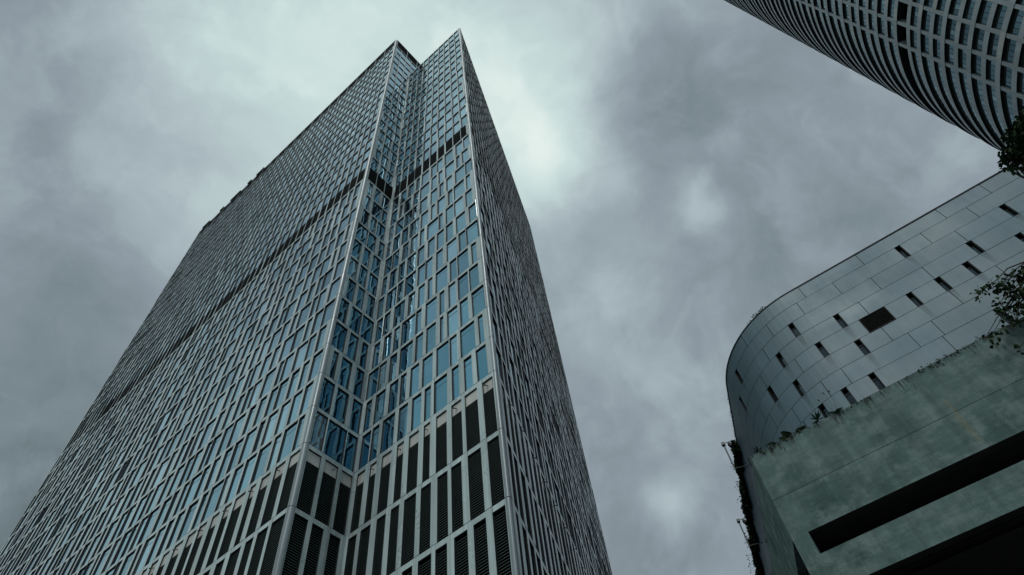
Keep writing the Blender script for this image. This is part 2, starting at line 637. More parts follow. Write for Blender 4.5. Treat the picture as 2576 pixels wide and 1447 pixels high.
seam = [(f[0], f[1]) for f in floors]
trim(FACE['L'][0], FACE['D'][0], TOP_L, seam + [(SCR0, TOP_L)])
trim(FACE['R'][0], FACE['S'][0], TOP_R, [q for q in seam if q[1] <= TOP_R + .01] + [(TOP_R, TOP_R + .26)])

# hidden sides and roofs
mb = MB()
yb = YL + 13.0
F2 = np.array([XB, YR]) + US * LS


def wallstrip(mb, poly, z0, z1, m):
    for i in range(len(poly) - 1):
        p, q = poly[i], poly[i + 1]
        mb.poly([(p[0], p[1], z0), (q[0], q[1], z0), (q[0], q[1], z1), (p[0], p[1], z1)], m)


wallstrip(mb, [(XE + .02, YL + .02), (XE + .02, yb), (XA - .5, yb), (XA - .5, YL + 11.36)], .14, TOP_L, M_PANEL)
wallstrip(mb, [(F2[0] - .3, F2[1]), (XE + 22, F2[1]), (XE + 22, yb)], .14, TOP_R, M_PANEL)
mb.build('rear_wall', tower)
mb = MB()
mb.poly([(XE + .1, YL + .5, TOP_L - .35), (XA - .5, YL + .5, TOP_L - .35), (XA - .5, yb, TOP_L - .35), (XE + .1, yb, TOP_L - .35)], M_ROOF)
mb.poly([(XA - .3, YR + .5, TOP_R + .01), (XB - .5, YR + .5, TOP_R + .01), (F2[0] - .6, F2[1] - .3, TOP_R + .01), (XE + 22, F2[1] - .3, TOP_R + .01), (XE + 22, yb, TOP_R + .01), (XA - .3, yb, TOP_R + .01)], M_ROOF)
mb.build('roof', tower)


mb = MB()
PLf = FACE['L'][0]
for (s0, s1, hh) in ((41.0, 43.5, .5), (45.5, 46.5, .9), (49.0, 52.5, .4), (55.0, 56.2, .7), (60.0, 62.5, .5)):
    mb = MB()
    mb.box(PLf, s0, s1, TOP_L + .002, TOP_L + hh, -.5, .22, M_FRAME)
    mb.build('roof_rig', tower)


def add_pane(mb, P, a, b, z0, z1, r, tl):
    d = -.11
    mb.poly([P(a, z0, d + tl[0]), P(b, z0, d + tl[1]), P(b, z1, d + tl[2]), P(a, z1, d + tl[3])], M_GLASS, r)


def add_frame(mb, P, a, b, z0, z1):
    d0, d1, w = -.165, -.094, .05
    mb.box(P, a, a + w, z0, z1, d0, d1, M_FRAME, sides='fr')
    mb.box(P, b - w, b, z0, z1, d0, d1, M_FRAME, sides='fl')
    mb.box(P, a + w, b - w, z0, z0 + w * .8, d0, d1, M_FRAME, sides='ft')
    mb.box(P, a + w, b - w, z1 - w, z1, d0, d1, M_FRAME, sides='fb')
    zt = z0 + (z1 - z0) * .80
    mb.box(P, a + w, b - w, zt - .022, zt + .022, d0, d1 - .01, M_FRAME, sides='ftb')


ranked = []
for i, (P, a, b, z0, z1, key, r, tl) in enumerate(wins):
    ar, vis = projected([P(a, z0, -.2), P(b, z0, -.2), P(b, z1, -.2), P(a, z1, -.2)])
    ranked.append((ar if vis else 0., i))
ranked.sort(reverse=True)
own = set(i for _, i in ranked[:100])
rest_f = MB()
for i, (P, a, b, z0, z1, key, r, tl) in enumerate(wins):
    if i in own:
        f = MB(); add_frame(f, P, a, b, z0, z1); fo = f.build('window', tower)
        q = MB(); add_pane(q, P, a, b, z0, z1, r, tl); q.build('pane', fo)
    else:
        add_frame(rest_f, P, a, b, z0, z1); add_pane(rest_f, P, a, b, z0, z1, r, tl)
tag(rest_f.build('small_windows', tower), kind='stuff')


def add_louvre(mb, P, a, b, z0, z1, mech):
    mb.poly([P(a, z0, -.25), P(b, z0, -.25), P(b, z1, -.25), P(a, z1, -.25)], M_DARK)
    if mech:
        mb.poly([P(a, z0, -.05), P(b, z0, -.05), P(b, z1, -.06), P(a, z1, -.06)], M_DARK)
        return
    pit = .17
    z = z0 + .06
    while z < z1 - .12:
        mb.poly([P(a, z, -.11), P(b, z, -.11), P(b, z + .11, -.22), P(a, z + .11, -.22)], M_LOUV, .4)
        mb.poly([P(a, z - .03, -.11), P(b, z - .03, -.11), P(b, z, -.11), P(a, z, -.11)], M_LOUV, .9)
        z += pit


ranked = []
for i, (P, a, b, z0, z1, mech, key) in enumerate(louvs):
    ar, vis = projected([P(a, z0, -.2), P(b, z0, -.2), P(b, z1, -.2), P(a, z1, -.2)])
    ranked.append((ar if vis else 0., i))
ranked.sort(reverse=True)
own = set(i for _, i in ranked[:100])
rest = MB()
for i, (P, a, b, z0, z1, mech, key) in enumerate(louvs):
    if i in own:
        q = MB(); add_louvre(q, P, a, b, z0, z1, mech); q.build('louvre_panel', tower)
    else:
        add_louvre(rest, P, a, b, z0, z1, mech)
tag(rest.build('small_louvre_panels', tower), kind='stuff')
for (P, s, z, key) in spouts:
    if not projected([P(s - .1, z, 0), P(s + .1, z, 0), P(s, z + .1, 0)])[1]:
        continue
    q = MB()
    q.tube([P(s, z + .16, -.12), P(s, z + .02, .16)], [.03, .03], M_FRAME, 6)
    q.tube([P(s, z + .02, .16), P(s, z - .05, .20)], [.05, .05], M_FRAME, 6)
    q.build('spout', tower)

# ------------------------------------------------------------------ round tower
DC, AZC = 95.0, math.radians(50.3)
RC = .2715 * DC
CX, CY = DC * math.cos(AZC), DC * math.sin(AZC)
PITCH = .0305 * DC
round_tower = thing('round_tower', 'cylindrical grey high-rise ringed with light bands, blue glass and vertical ribs', 'tower')
TH0 = AZC + math.pi                          # direction from its axis to the viewer


def PC(th, z, rho):
    a = TH0 + math.radians(th)
    return (CX + (RC + rho) * math.cos(a), CY + (RC + rho) * math.sin(a), z)


STEP = 7.6
RIBS = [-33.4 + STEP * k for k in range(0, 38)]
H_TOP = EYE + 2.45 * DC
zb0 = EYE + 1.1249 * DC                     # upper edge of the open storey
zs = []
z = zb0
while z - PITCH > 3:
    z -= PITCH if abs(z - zb0) > .01 else .036 * DC
    zs.append(z)
zs = sorted(zs) + [zb0]
z = zb0
while z < H_TOP:
    z += PITCH
    zs.append(z)
crng = random.Random(5)
ONE = 1.9
bandh = .0098 * DC
for i, z in enumerate(zs):
    # z: underside of the band that carries the floor above
    mb = MB()
    over = i % 2 == 0
    out = .05 if over else -.05
    t = -200.0
    seg = STEP / 4
    zt = z + bandh
    k = 0
    bright_mode = 0
    while t < 160.0 - 1e-6:
        if k % 2 == 0:
            bright = crng.random() < (.22 if t > -28 else .04)
            rr = crng.random()
        m = M_BANDP if bright else M_BAND
        for (ta, tb) in ((t, t + seg / 2), (t + seg / 2, t + seg)):
            mb.poly([PC(ta, z, out), PC(tb, z, out), PC(tb, zt, out), PC(ta, zt, out)], m, rr)
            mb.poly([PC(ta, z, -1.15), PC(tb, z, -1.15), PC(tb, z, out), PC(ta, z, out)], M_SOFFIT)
            mb.poly([PC(ta, zt, out), PC(tb, zt, out), PC(tb, zt, -1.15), PC(ta, zt, -1.15)], M_BAND)
        t += seg; k += 1
    mb.build('floor_band', round_tower)
for th in RIBS:
    mb = MB()
    w = .55
    top = zs[-1] + bandh + .6
    mb.poly([PC(th - w, .1, .0), PC(th + w, .1, .0), PC(th + w, top, .0), PC(th - w, top, .0)], M_RIB, crng.random())
    mb.poly([PC(th - w, .1, -1.1), PC(th - w, .1, .0), PC(th - w, top, .0), PC(th - w, top, -1.1)], M_RIB)
    mb.poly([PC(th + w, .1, .0), PC(th + w, .1, -1.1), PC(th + w, top, -1.1), PC(th + w, top, .0)], M_RIB)
    mb.build('rib', round_tower)
cand = []
BAYS = [(RIBS[k] + .55, RIBS[k + 1] - .55) for k in range(len(RIBS) - 1)]
t = RIBS[-1] + .55
end = RIBS[0] - .55 + 360
nb = int(round((end - t) / STEP))
BAYS += [(t + (end - t) * k / nb, t + (end - t) * (k + 1) / nb) for k in range(nb)]
for i in range(len(zs) - 1):
    z0, z1 = zs[i] + bandh, zs[i + 1]
    openf = abs(z1 - zb0) < .01
    for (ta, tb) in BAYS:
        cand.append((ta, tb, z0, z1, openf))


def add_round_window(mb, ta, tb, z0, z1, openf):
    n = 4
    d = -.32
    zs_ = z1 - .64                           # dark strip painted in to extend the soffit shade above the blue glass
    for k in range(n):
        a = ta + (tb - ta) * k / n; b = ta + (tb - ta) * (k + 1) / n
        r = crng.random()
        if openf:
            mb.poly([PC(a, z0, -1.1), PC(b, z0, -1.1), PC(b, z1, -1.1), PC(a, z1, -1.1)], M_DARK)
            continue
        mb.poly([PC(a, z0, d), PC(b, z0, d), PC(b, zs_, d), PC(a, zs_, d)], M_CGLASS, r)
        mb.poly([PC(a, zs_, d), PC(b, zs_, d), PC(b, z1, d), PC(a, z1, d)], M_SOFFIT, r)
        mb.poly([PC(b - .06, z0, d + .05), PC(b + .06, z0, d + .05), PC(b + .06, zs_, d + .05), PC(b - .06, zs_, d + .05)], M_FRAME)


rank = []
for i, c in enumerate(cand):
    ang = (c[0] + c[1]) / 2
    ang = (ang + 180) % 360 - 180
    if abs(ang) > 74:
        rank.append((0., i)); continue
    ar, vis = projected([PC(c[0], c[2], 0), PC(c[1], c[2], 0), PC(c[1], c[3], 0), PC(c[0], c[3], 0)])
    rank.append((ar if vis and c[2] > 75 else 0., i))
rank.sort(reverse=True)
own = set(i for a, i in rank[:100])
rest = MB()
for i, c in enumerate(cand):
    if i in own:
        q = MB(); add_round_window(q, *c); q.build('window', round_tower)
    else:
        add_round_window(rest, *c)
tag(rest.build('small_windows', round_tower), kind='stuff')
mb = MB()
ring = [PC(-180 + 4 * k, zs[-1] + bandh + .4, -.6) for k in range(90)]
mb.poly(ring, M_ROOF)
mb.build('roof', round_tower)

# ------------------------------------------------------------------ curved metal-clad building
HP = 36.0
e2 = lambda *a: np.array(a, float)
T0, T1 = e2(0, .8925) * HP, e2(-.197, 1.008) * HP
D1 = e2(.995, .0995); D1 /= np.linalg.norm(D1)
ARC_R = .1944 * HP
N1 = e2(-D1[1], D1[0])
C0 = T0 + N1 * ARC_R
a0 = math.atan2(*(T0 - C0)[::-1])
d2 = e2(-.4, .917); d2 /= np.linalg.norm(d2)
TURN = math.acos(float((-D1) @ d2))
ARC = ARC_R * TURN
T1 = C0 + ARC_R * e2(math.cos(a0 - TURN), math.sin(a0 - TURN))


def PP(s, z, d):
    """s > 0 along the front, then round the corner, s < -ARC along the flank; d outwards"""
    if s >= 0:
        p = T0 + D1 * s; n = -N1
    elif s > -ARC:
        a = a0 + s / ARC_R
        n = e2(math.cos(a), math.sin(a)); p = C0 + n * ARC_R
    else:
        n = e2(math.cos(a0 - TURN), math.sin(a0 - TURN)); p = T1 + d2 * (-ARC - s)
    return (p[0] + n[0] * d, p[1] + n[1] * d, z)


curved = thing('curved_building', 'low grey metal-clad building with a rounded corner, slit windows and louvred vent', 'building')
ROWH = .0350 * HP
ZR = lambda i: EYE + HP - i * ROWH           # top of row i
S_MIN, S_MAX = -ARC - 1.15 * HP, 1.15 * HP
W2 = .0050 * HP                              # half width of a slit
JOINT = {0: [-.115, .0200, .1283, .2730, .3480], 1: [-.062, .0016, .0690, .2269, .3050], 2: [-.092, .1197, .2640],
         3: [-.124, .0793, .1872], 4: [-.165, -.055], 5: [-.150, .0787, .1873, .2590], 6: [-.006, -.0415, .1015, .1377, -.105],
         7: [.1331, -.10], }
SLIT = {1: [-.172, .1857], 2: [-.028, -.207, .3395], 3: [.0388, -.0742, .2627], 4: [-.0112, -.1225, .2345, .1898, .1438, .3160],
        5: [.0385, -.0757, -.262], 6: [.375, -.235], 7: [.0232, -.0210, -.0630, .2118]}
FLANK_SLIT = {2: [.130], 3: [.223, .47], 4: [.60], 5: [.29], 6: [.40, .8]}
for k, v in FLANK_SLIT.items():
    SLIT.setdefault(k, []).extend([-ARC / HP - q for q in v])
VENT = (4, .0605, .1040)
prng = random.Random(3)
clad = MB()
NR = int((HP + EYE) / ROWH)
slits = []
for i in range(NR + 1):
    zt, zb = ZR(i), max(ZR(i + 1), .05)
    cuts = []                                # (a, b, kind)
    for q in JOINT.get(i, []): cuts.append((q * HP - .016, q * HP + .016, 'joint'))
    for q in SLIT.get(i, []): cuts.append((q * HP - W2, q * HP + W2, 'slit'))
    if i == VENT[0]: cuts.append((VENT[1] * HP, VENT[2] * HP, 'vent'))
    taken = sorted(c[0] for c in cuts)
    s = S_MIN + prng.uniform(.5, 3)
    while s < S_MAX:
        if all(abs(s - c) > 2.6 for c in taken) and (i > 7 or s > .37 * HP or s < -ARC - .05 * HP):
            kind = 'slit' if (prng.random() < .22 and i in (3, 5, 8, 10, 12, 15)) else 'joint'
            w = W2 if kind == 'slit' else .016
            cuts.append((s - w, s + w, kind)); taken.append(s)
        s += prng.uniform(3.2, 5.2)
    cuts.sort()
    a = S_MIN
    za, zz = zb + .014, zt - .014
    for (c0, c1, kind) in cuts + [(S_MAX, S_MAX, 'end')]:
        b = c0
        if b > a + .02:
            n = max(1, int(math.ceil((b - a) / .45)))
            rr = prng.random()
            tz = prng.uniform(-.006, .006)
            for k in range(n):
                s0 = a + (b - a) * k / n; s1 = a + (b - a) * (k + 1) / n
                clad.poly([PP(s0, za, 0), PP(s1, za, 0), PP(s1, zz, tz), PP(s0, zz, tz)], M_CLAD, rr)
            dpt = -.34 if kind in ('slit', 'vent') else -.06
            clad.poly([PP(b, za, 0), PP(b, za, dpt), PP(b, zz, dpt), PP(b, zz, 0)], M_COPING, rr)
            clad.poly([PP(a, za, 0), PP(a, za, -.34), PP(a, zz, -.34), PP(a, zz, 0)], M_COPING, rr)
        if kind == 'slit':
            slits.append((c0, c1, zb, zt))
        a = c1
    n = 110
    for k in range(n):                       # dark substrate behind the open joints
        s0 = S_MIN + (S_MAX - S_MIN) * k / n; s1 = S_MIN + (S_MAX - S_MIN) * (k + 1) / n
        if not any(c[2] != 'joint' and c[0] - .8 < s1 and c[1] + .8 > s0 for c in cuts):
            clad.poly([PP(s0, zb, -.06), PP(s1, zb, -.06), PP(s1, zt, -.06), PP(s0, zt, -.06)], M_BACK)
        clad.poly([PP(s0, zb, -.40), PP(s1, zb, -.40), PP(s1, zt, -.40), PP(s0, zt, -.40)], M_BACK)
for (a, b, z0, z1) in slits:
    for k in range(6):
        ztop = z0 - .02 - k * .22
        if ztop < 1: continue
        e0 = .03 + .02 * k
        clad.poly([PP(a + e0, ztop - .22, .004), PP(b - e0 * .4, ztop - .22, .004), PP(b - e0 * .4 + .008, ztop, .004), PP(a + e0 - .02, ztop, .004)], M_STAIN, .22 * (1 - k / 6.) * prng.uniform(.6, 1.1))
wall_o = clad.build('wall', curved, smooth=False)
for (a, b, z0, z1) in slits:
    q = MB()
    d0, d1 = -.34, -.05
    q.box(PP, a, b, z1 - .05, z1, d0, d1, M_COPING, sides='fb')
    q.box(PP, a, b, z0, z0 + .05, d0, d1, M_COPING, sides='ft')
    q.box(PP, a, a + .04, z0 + .05, z1 - .05, d0, d1, M_COPING, sides='fr')
    q.box(PP, b - .04, b, z0 + .05, z1 - .05, d0, d1, M_COPING, sides='fl')
    q.box(PP, a + .04, b - .04, z1 - .36, z1 - .32, -.30, -.22, M_COPING, sides='fbt')
    fo = q.build('slit_window', curved)
    q = MB(); q.poly([PP(a + .03, z0 + .04, -.25), PP(b - .03, z0 + .04, -.25), PP(b - .03, z1 - .04, -.25), PP(a + .03, z1 - .04, -.25)], M_PGLASS, prng.random() * .8)
    q.build('pane', fo)
q = MB()
va, vb, vz0, vz1 = VENT[1] * HP, VENT[2] * HP, ZR(VENT[0] + 1), ZR(VENT[0])
M_VENT = plain_mat('vent_slats', (.014, .016, .015), .7, 0, spec=.15)
q.poly([PP(va, vz0, -.2), PP(vb, vz0, -.2), PP(vb, vz1, -.2), PP(va, vz1, -.2)], M_DARK)
for k in range(12):
    z = vz0 + .05 + k * (vz1 - vz0 - .08) / 12
    q.poly([PP(va + .03, z, .02), PP(vb - .03, z, .02), PP(vb - .03, z + .06, -.09), PP(va + .03, z + .06, -.09)], M_VENT)
    q.poly([PP(va + .03, z - .018, .02), PP(vb - .03, z - .018, .02), PP(vb - .03, z, .02), PP(va + .03, z, .02)], M_VENT)
for (a, b) in ((va, va + .04), (vb - .04, vb)):
    q.box(PP, a, b, vz0, vz1, -.2, .03, M_COPING, sides='flr')
q.box(PP, va + .04, vb - .04, vz1 - .04, vz1, -.2, .03, M_COPING, sides='fbt')
q.box(PP, va + .04, vb - .04, vz0, vz0 + .03, -.2, .03, M_COPING, sides='fbt')
q.build('vent', curved)
# coping and roof
q = MB()
n = 160
zc = EYE + HP - .10
for k in range(n):
    s0 = S_MIN + (S_MAX - S_MIN) * k / n; s1 = S_MIN + (S_MAX - S_MIN) * (k + 1) / n
    q.poly([PP(s0, zc + .03, .04), PP(s1, zc + .03, .04), PP(s1, zc + .10, .04), PP(s0, zc + .10, .04)], M_COPING)
    q.poly([PP(s0, zc + .03, .04), PP(s1, zc + .03, .04), PP(s1, zc, -.4), PP(s0, zc, -.4)], M_COPING)
    q.poly([PP(s0, zc + .10, .04), PP(s1, zc + .10, .04), PP(s1, zc + .10, -.4), PP(s0, zc + .10, -.4)], M_COPING)
q.build('coping', curved)
rim = [PP(S_MIN + (S_MAX - S_MIN) * k / 60, zc - .3, -.4) for k in range(61)]
far = [(42, 44, zc - .3), (20, 62, zc - .3), (-8, 76, zc - .3)]
q = MB(); q.poly(rim + far, M_ROOF); q.build('roof', curved)
q = MB(); wallstrip(q, [rim[-1][:2]] + [p[:2] for p in far] + [rim[0][:2]], .05, zc, M_CLAD); q.build('rear_wall', curved)

# ------------------------------------------------------------------ concrete parking structure
HC = 15.0
K = e2(-.2621, 1.213) * HC
DK = e2(math.cos(math.radians(5.8)), math.sin(math.radians(5.8)))
NK = e2(DK[1], -DK[0])
TOPZ = EYE + HC
RUST_X = K[0] + DK[0] * .369 * HC
RUST_Z0, RUST_Z1 = EYE + .80 * HC, EYE + .925 * HC
M_CONC = concrete_mat()
M_CDARK = plain_mat('shaded_concrete', (.030, .032, .028), .95, 0, .35, 1.5)  # interior shade put into the colour of these surfaces
parking = thing('parking_structure', 'stained greenish concrete car park with a long dark slot under its parapet', 'car park')
PK = frame(K, DK, NK)
UL = e2(-.385, .923); UL /= np.linalg.norm(UL)
PL = frame(K, UL, e2(-UL[1], UL[0]))
h = lambda f: EYE + f * HC
FRONT = 24.0
q = MB()
gv0, gv1 = h(.8800), h(.8830)
for (za, zb, d) in ((h(.7921), gv0, .0), (gv1, TOPZ, .0)):
    n = 8
    q.box(PK, .0, FRONT, za, zb, -.32, d, M_CONC, sides='frk')
q.box(PK, .0, FRONT, gv0, gv1, -.32, -.008, M_CONC, sides='f')
q.poly([PK(0, gv0, -.008), PK(FRONT, gv0, -.008), PK(FRONT, gv0, 0), PK(0, gv0, 0)], M_CONC)
q.poly([PK(0, gv1, -.008), PK(FRONT, gv1, -.008), PK(FRONT, gv1, 0), PK(0, gv1, 0)], M_CONC)
q.poly([PK(0, TOPZ, 0), PK(FRONT, TOPZ, 0), PK(FRONT, TOPZ, -.32), PK(0, TOPZ, -.32)], M_CONC)
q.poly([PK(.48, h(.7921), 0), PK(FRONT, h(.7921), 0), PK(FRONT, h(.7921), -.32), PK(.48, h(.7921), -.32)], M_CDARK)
q.build('parapet', parking)
q = MB()
q.box(PL, .0, 20.0, h(.7921), TOPZ, -.30, 0.0, M_CONC, sides='fkbt')
q.build('parapet', parking)
q = MB()
q.box(PK, .48, FRONT, h(.6762), h(.7445), -.32, -.0, M_CONC, sides='fkt')
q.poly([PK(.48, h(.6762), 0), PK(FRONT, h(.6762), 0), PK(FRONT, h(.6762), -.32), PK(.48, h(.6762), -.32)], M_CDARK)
q.build('beam', parking)
q = MB()
q.box(PK, .0, .48, .05, h(.7921), -.42, -.0, M_CONC, sides='flrk')
q.build('column', parking)
for s in (8.4, 16.0, 23.6):
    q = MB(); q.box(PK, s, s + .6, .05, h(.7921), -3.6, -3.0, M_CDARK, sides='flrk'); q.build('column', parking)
q = MB()
q.box(PK, .48, FRONT, h(.34), h(.41), -.32, -.0, M_CONC, sides='fktb')
q.build('beam', parking)
for zf in (h(.800), h(.66), h(.33)):          # decks
    q = MB()
    dd = 13.2
    pl = [K - NK * .33 + DK * .35, K + DK * (FRONT - .02) - NK * .33, K + DK * (FRONT - .02) - NK * dd, K + UL * 14.6 - e2(-UL[1], UL[0]) * .35, ]
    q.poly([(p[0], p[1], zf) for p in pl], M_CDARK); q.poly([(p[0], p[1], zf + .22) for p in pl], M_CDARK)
    q.build('deck', parking)
q = MB()
wallstrip(q, [PK(FRONT, 0, 0)[:2], PK(FRONT, 0, -13.2)[:2], PL(14.6, 0, -.35)[:2]], .05, h(.80), M_CDARK)
q.build('rear_wall', parking)
q = MB()                                      # woven metal screen in the flank opening
M_MESH = plain_mat('metal_mesh', (.05, .052, .05), .5, .4)
q.poly([PL(.5, .05, -.34), PL(20, .05, -.34), PL(20, h(.7921), -.34), PL(.5, h(.7921), -.34)], M_DARK)
s = .5
while s < 20:
    q.box(PL, s, s + .03, .05, h(.7921), -.30, -.26, M_MESH, sides='flr'); s += .12
q.build('screen', parking)


# ------------------------------------------------------------------ vegetation
def basis(n):
    n = n / max(np.linalg.norm(n), 1e-9)
    a = np.cross(n, (0, 0, 1.)); la = np.linalg.norm(a)
    a = a / la if la > 1e-3 else np.array((1., 0, 0))
    return n, a, np.cross(a, n)


LEAF = [(0, 0), (.20, .34), (.46, .42), (.74, .24), (1.0, 0), (.74, -.24), (.46, -.42), (.20, -.34)]


def leaf(mb, p, direction, normal, size, m, r, shape=LEAF):
    d = direction / np.linalg.norm(direction)
    w = np.cross(normal, d); lw = np.linalg.norm(w)
    if lw < 1e-3:
        return
    w /= lw; nn = np.cross(d, w)
    mb.poly([p + size * (x * d + y * w + (-.12 * abs(y) - .10 * x * x) * nn) for x, y in shape], m, r)


def leafy(mb, rg, centre, rad, count, size, m, droop=.5):
    c = np.array(centre, float); rad = np.array(rad, float) if hasattr(rad, '__len__') else np.array([rad] * 3)
    for _ in range(count):
        while True:
            q = np.array([rg.uniform(-1, 1) for _ in range(3)])
            if q @ q <= 1: break
        p = c + q * rad
        d = np.array([rg.gauss(0, 1), rg.gauss(0, 1), rg.gauss(-droop, .7)])
        nrm = np.array([rg.gauss(0, .7), rg.gauss(0, .7), 1.0])
        leaf(mb, p, d, nrm, size * rg.uniform(.65, 1.2), m, rg.random())


rg = random.Random(21)
tree = thing('fig_tree', 'leafy fig tree rooted on the concrete parapet, its branches hanging in from the right', 'tree')


def at(px, py, k):
    v = view_dir(px, py) * k
    return np.array((v[0], v[1], v[2] + EYE))


base = np.array(PK(10.6, TOPZ, -.2))
limbs = MB(); crown = MB()
fork = base + np.array((.5, -.1, 1.6)); fork2 = base + np.array((1.6, -.3, 3.0))
limbs.tube([base - (0, 0, .2), base + (.2, 0, .7), fork, fork2], [.17, .14, .12, .09], M_BARK, 8)


def limb(p0, p1, r0, r1, n=5, sag=.2):
    pts = [p0 + (p1 - p0) * t + np.array((rg.gauss(0, .05), rg.gauss(0, .05), sag * math.sin(math.pi * t) + rg.gauss(0, .04))) for t in np.linspace(0, 1, n)]
    pts[0] = p0; pts[-1] = p1
    limbs.tube(pts, list(np.linspace(r0, r1, n)), M_BARK, 6)
    return pts


# low branches that reach into the picture over the parapet
for (px, py, k, cnt) in ((2462, 738, 24.6, 26), (2500, 722, 24.8, 40), (2530, 705, 24.6, 46), (2560, 690, 24.9, 46), (2545, 735, 24.9, 70), (2570, 730, 24.5, 60),
                         (2515, 765, 24.5, 46), (2550, 770, 24.8, 60), (2575, 775, 24.7, 50), (2520, 790, 24.3, 26), (2560, 800, 24.4, 30), (2492, 848, 23.9, 13), (2515, 838, 24.0, 14), (2478, 852, 23.8, 6),
                         (2585, 690, 24.7, 60), (2600, 740, 24.8, 80), (2620, 700, 25.0, 90), (2630, 770, 24.9, 70), (2572, 868, 23.7, 6), (2590, 880, 23.6, 10), (2548, 818, 24.0, 12)):
    tip = at(px, py, k)
    root = fork if rg.random() < .6 else base + np.array((.1, 0, .8))
    mid = root + (tip - root) * .55 + np.array((0, 0, .25))
    limb(root, tip, .035, .008, 6, .25)
    leafy(crown, rg, tip, (.26, .26, .22), int(cnt * .72), .135, M_LEAF, .8)
    for _ in range(3):
        t2 = tip + np.array((rg.gauss(0, .2), rg.gauss(0, .2), rg.gauss(0, .15)))
        limb(tip, t2, .008, .004, 3, .02)
# upper crown
for (px, py, k, rad, cnt) in ((2555, 345, 28.2, .36, 170), (2540, 385, 28.0, .28, 110), (2560, 400, 28.1, .32, 130), (2527, 408, 27.9, .20, 40), (2545, 425, 27.8, .15, 24), (2520, 425, 27.8, .10, 10), (2575, 318, 28.3, .30, 130),
                              (2575, 365, 28.4, .40, 220), (2600, 300, 28.4, .5, 220), (2605, 400, 28.3, .5, 220), (2640, 340, 28.6, .8, 420), (2680, 430, 28.2, .9, 420), (2700, 300, 28.6, .9, 420), (2650, 520, 27.2, .7, 260),
                              (2760, 380, 28.0, 1.0, 420), (2690, 600, 26.5, .8, 260), (2740, 500, 27.2, 1.0, 380)):
    tip = at(px, py, k)
    limb(fork2, tip, .06, .012, 6, .3)
    leafy(crown, rg, tip, rad, cnt, .14, M_LEAF, .4)
limbs.build('trunk', tree); crown.build('crown', tree)

# plants growing along the parapet edge
GP = 'weeds rooted along the parapet edge'


def parapet_point(f, dz=0.):
    p = PK(f * HC, TOPZ + dz, -.06)
    return np.array(p)


BLADE = [(0, .03), (.3, .09), (.6, .10), (1, 0), (.6, -.10), (.3, -.09), (0, -.03)]
PINNA = [(0, 0), (.3, .16), (1, 0), (.3, -.16)]
BROAD = [(0, .03), (.2, .24), (.45, .28), (.8, .14), (1, 0), (.8, -.14), (.45, -.28), (.2, -.24), (0, -.03)]
M_SHADE_LEAF = leaf_mat('shaded_broad_leaf', (.004, .008, .005), (.010, .017, .009))  # shade on the leaf undersides put into the colour
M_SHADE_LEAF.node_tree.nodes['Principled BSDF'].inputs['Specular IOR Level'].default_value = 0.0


def rosette(f, label, size, count, m):
    p = parapet_point(f); mb = MB()
    st = MB(); st.tube([p - (0, 0, .05), p + (0, 0, size * .45)], [.02, .015], M_BARK, 6)
    t = thing('rosette_plant', label, 'plant', GP)
    c = p + np.array((0, 0, size * .45))
    for k in range(count):
        a = 2 * math.pi * k / count + rg.uniform(-.3, .3); el = rg.uniform(.05, .9)
        d = np.array((math.cos(a) * math.cos(el), math.sin(a) * math.cos(el), math.sin(el)))
        leaf(mb, c, d, np.array((0, 0, 1.)) + .1, size * rg.uniform(.7, 1.1), m, rg.random(), BLADE)
    mb.build('leaves', t); st.build('stem', t)


def fern(f, label, size, lean, m, stalks=False):
    p = parapet_point(f); mb = MB()
    t = thing('fern', label, 'fern', GP)
    st = MB()
    for (a, el, ln) in lean:
        d = np.array((math.cos(a) * math.cos(el), math.sin(a) * math.cos(el), math.sin(el)))
        pts = []
        for j in range(10):
            u = j / 9.
            pts.append(p + d * size * ln * u + np.array((0, 0, -.35 * size * ln * u * u)))
        st.tube(pts, [.008] * 10, m, 5, .2)
        for j in range(1, 10):
            tdir = pts[j] - pts[j - 1]; tdir /= np.linalg.norm(tdir)
            side = np.cross(tdir, (0, 0, 1.)); side /= np.linalg.norm(side)
            L = size * .30 * (1 - (j / 10.) ** 1.6) + .02
            for sg in (-1, 1):
                leaf(mb, pts[j], side * sg + tdir * .35, np.array((0, 0, 1.)), L, m, rg.random(), PINNA)
    if stalks:
        for k in range(3):
            q = p + np.array((rg.uniform(-.1, .1), rg.uniform(-.1, .1), 0)); e = q + np.array((-.25 + .2 * k, 0, .75 + .1 * k))
            st.tube([q, e], [.005, .004], M_BARK, 4); st.tube([e, e + np.array((-.02, 0, .09))], [.022, .016], M_BARK, 6)
    mb.build('fronds', t); st.build('stems', t)


fern(.195, 'pair of small bright green fern fronds with thin seed stalks on the parapet', .40, [(3.3, .9, 1.), (.2, .8, .9), (2.6, .5, .7), (5.5, .5, .6)], M_FERN, True)
rosette(.157, 'star-shaped dark plant standing on a short stem on the parapet edge', .29, 14, M_LEAF)
fern(.062, 'single arching green frond beside the big dark leaves on the parapet', .48, [(3.25, .75, 1.), (2.9, .4, .5)], M_FERN)
rosette(.020, 'small dark clump of pointed leaves nearest the concrete parapet corner', .22, 12, M_LEAF)
p = parapet_point(.098); mb = MB(); st = MB()
t = thing('broad_leaved_plant', 'dark plant with a few big broad upright leaves on the parapet', 'plant', GP)
for (a, el, L) in ((2.6, 1.0, .50), (3.1, .55, .44), (3.2, .18, .48), (3.6, .05, .40), (2.7, .8, .34), (.0, .3, .42), (.2, .08, .48), (4.4, .4, .3)):
    d = np.array((math.cos(a) * math.cos(el), math.sin(a) * math.cos(el) * .4, math.sin(el)))
    st.tube([p - (0, 0, .04), p + d * .12], [.015, .012], M_BARK, 5)
    leaf(mb, p + d * .1, d, np.array((.5, -1., .15)), L, M_SHADE_LEAF, rg.random(), BROAD)
mb.build('leaves', t); st.build('stem', t)

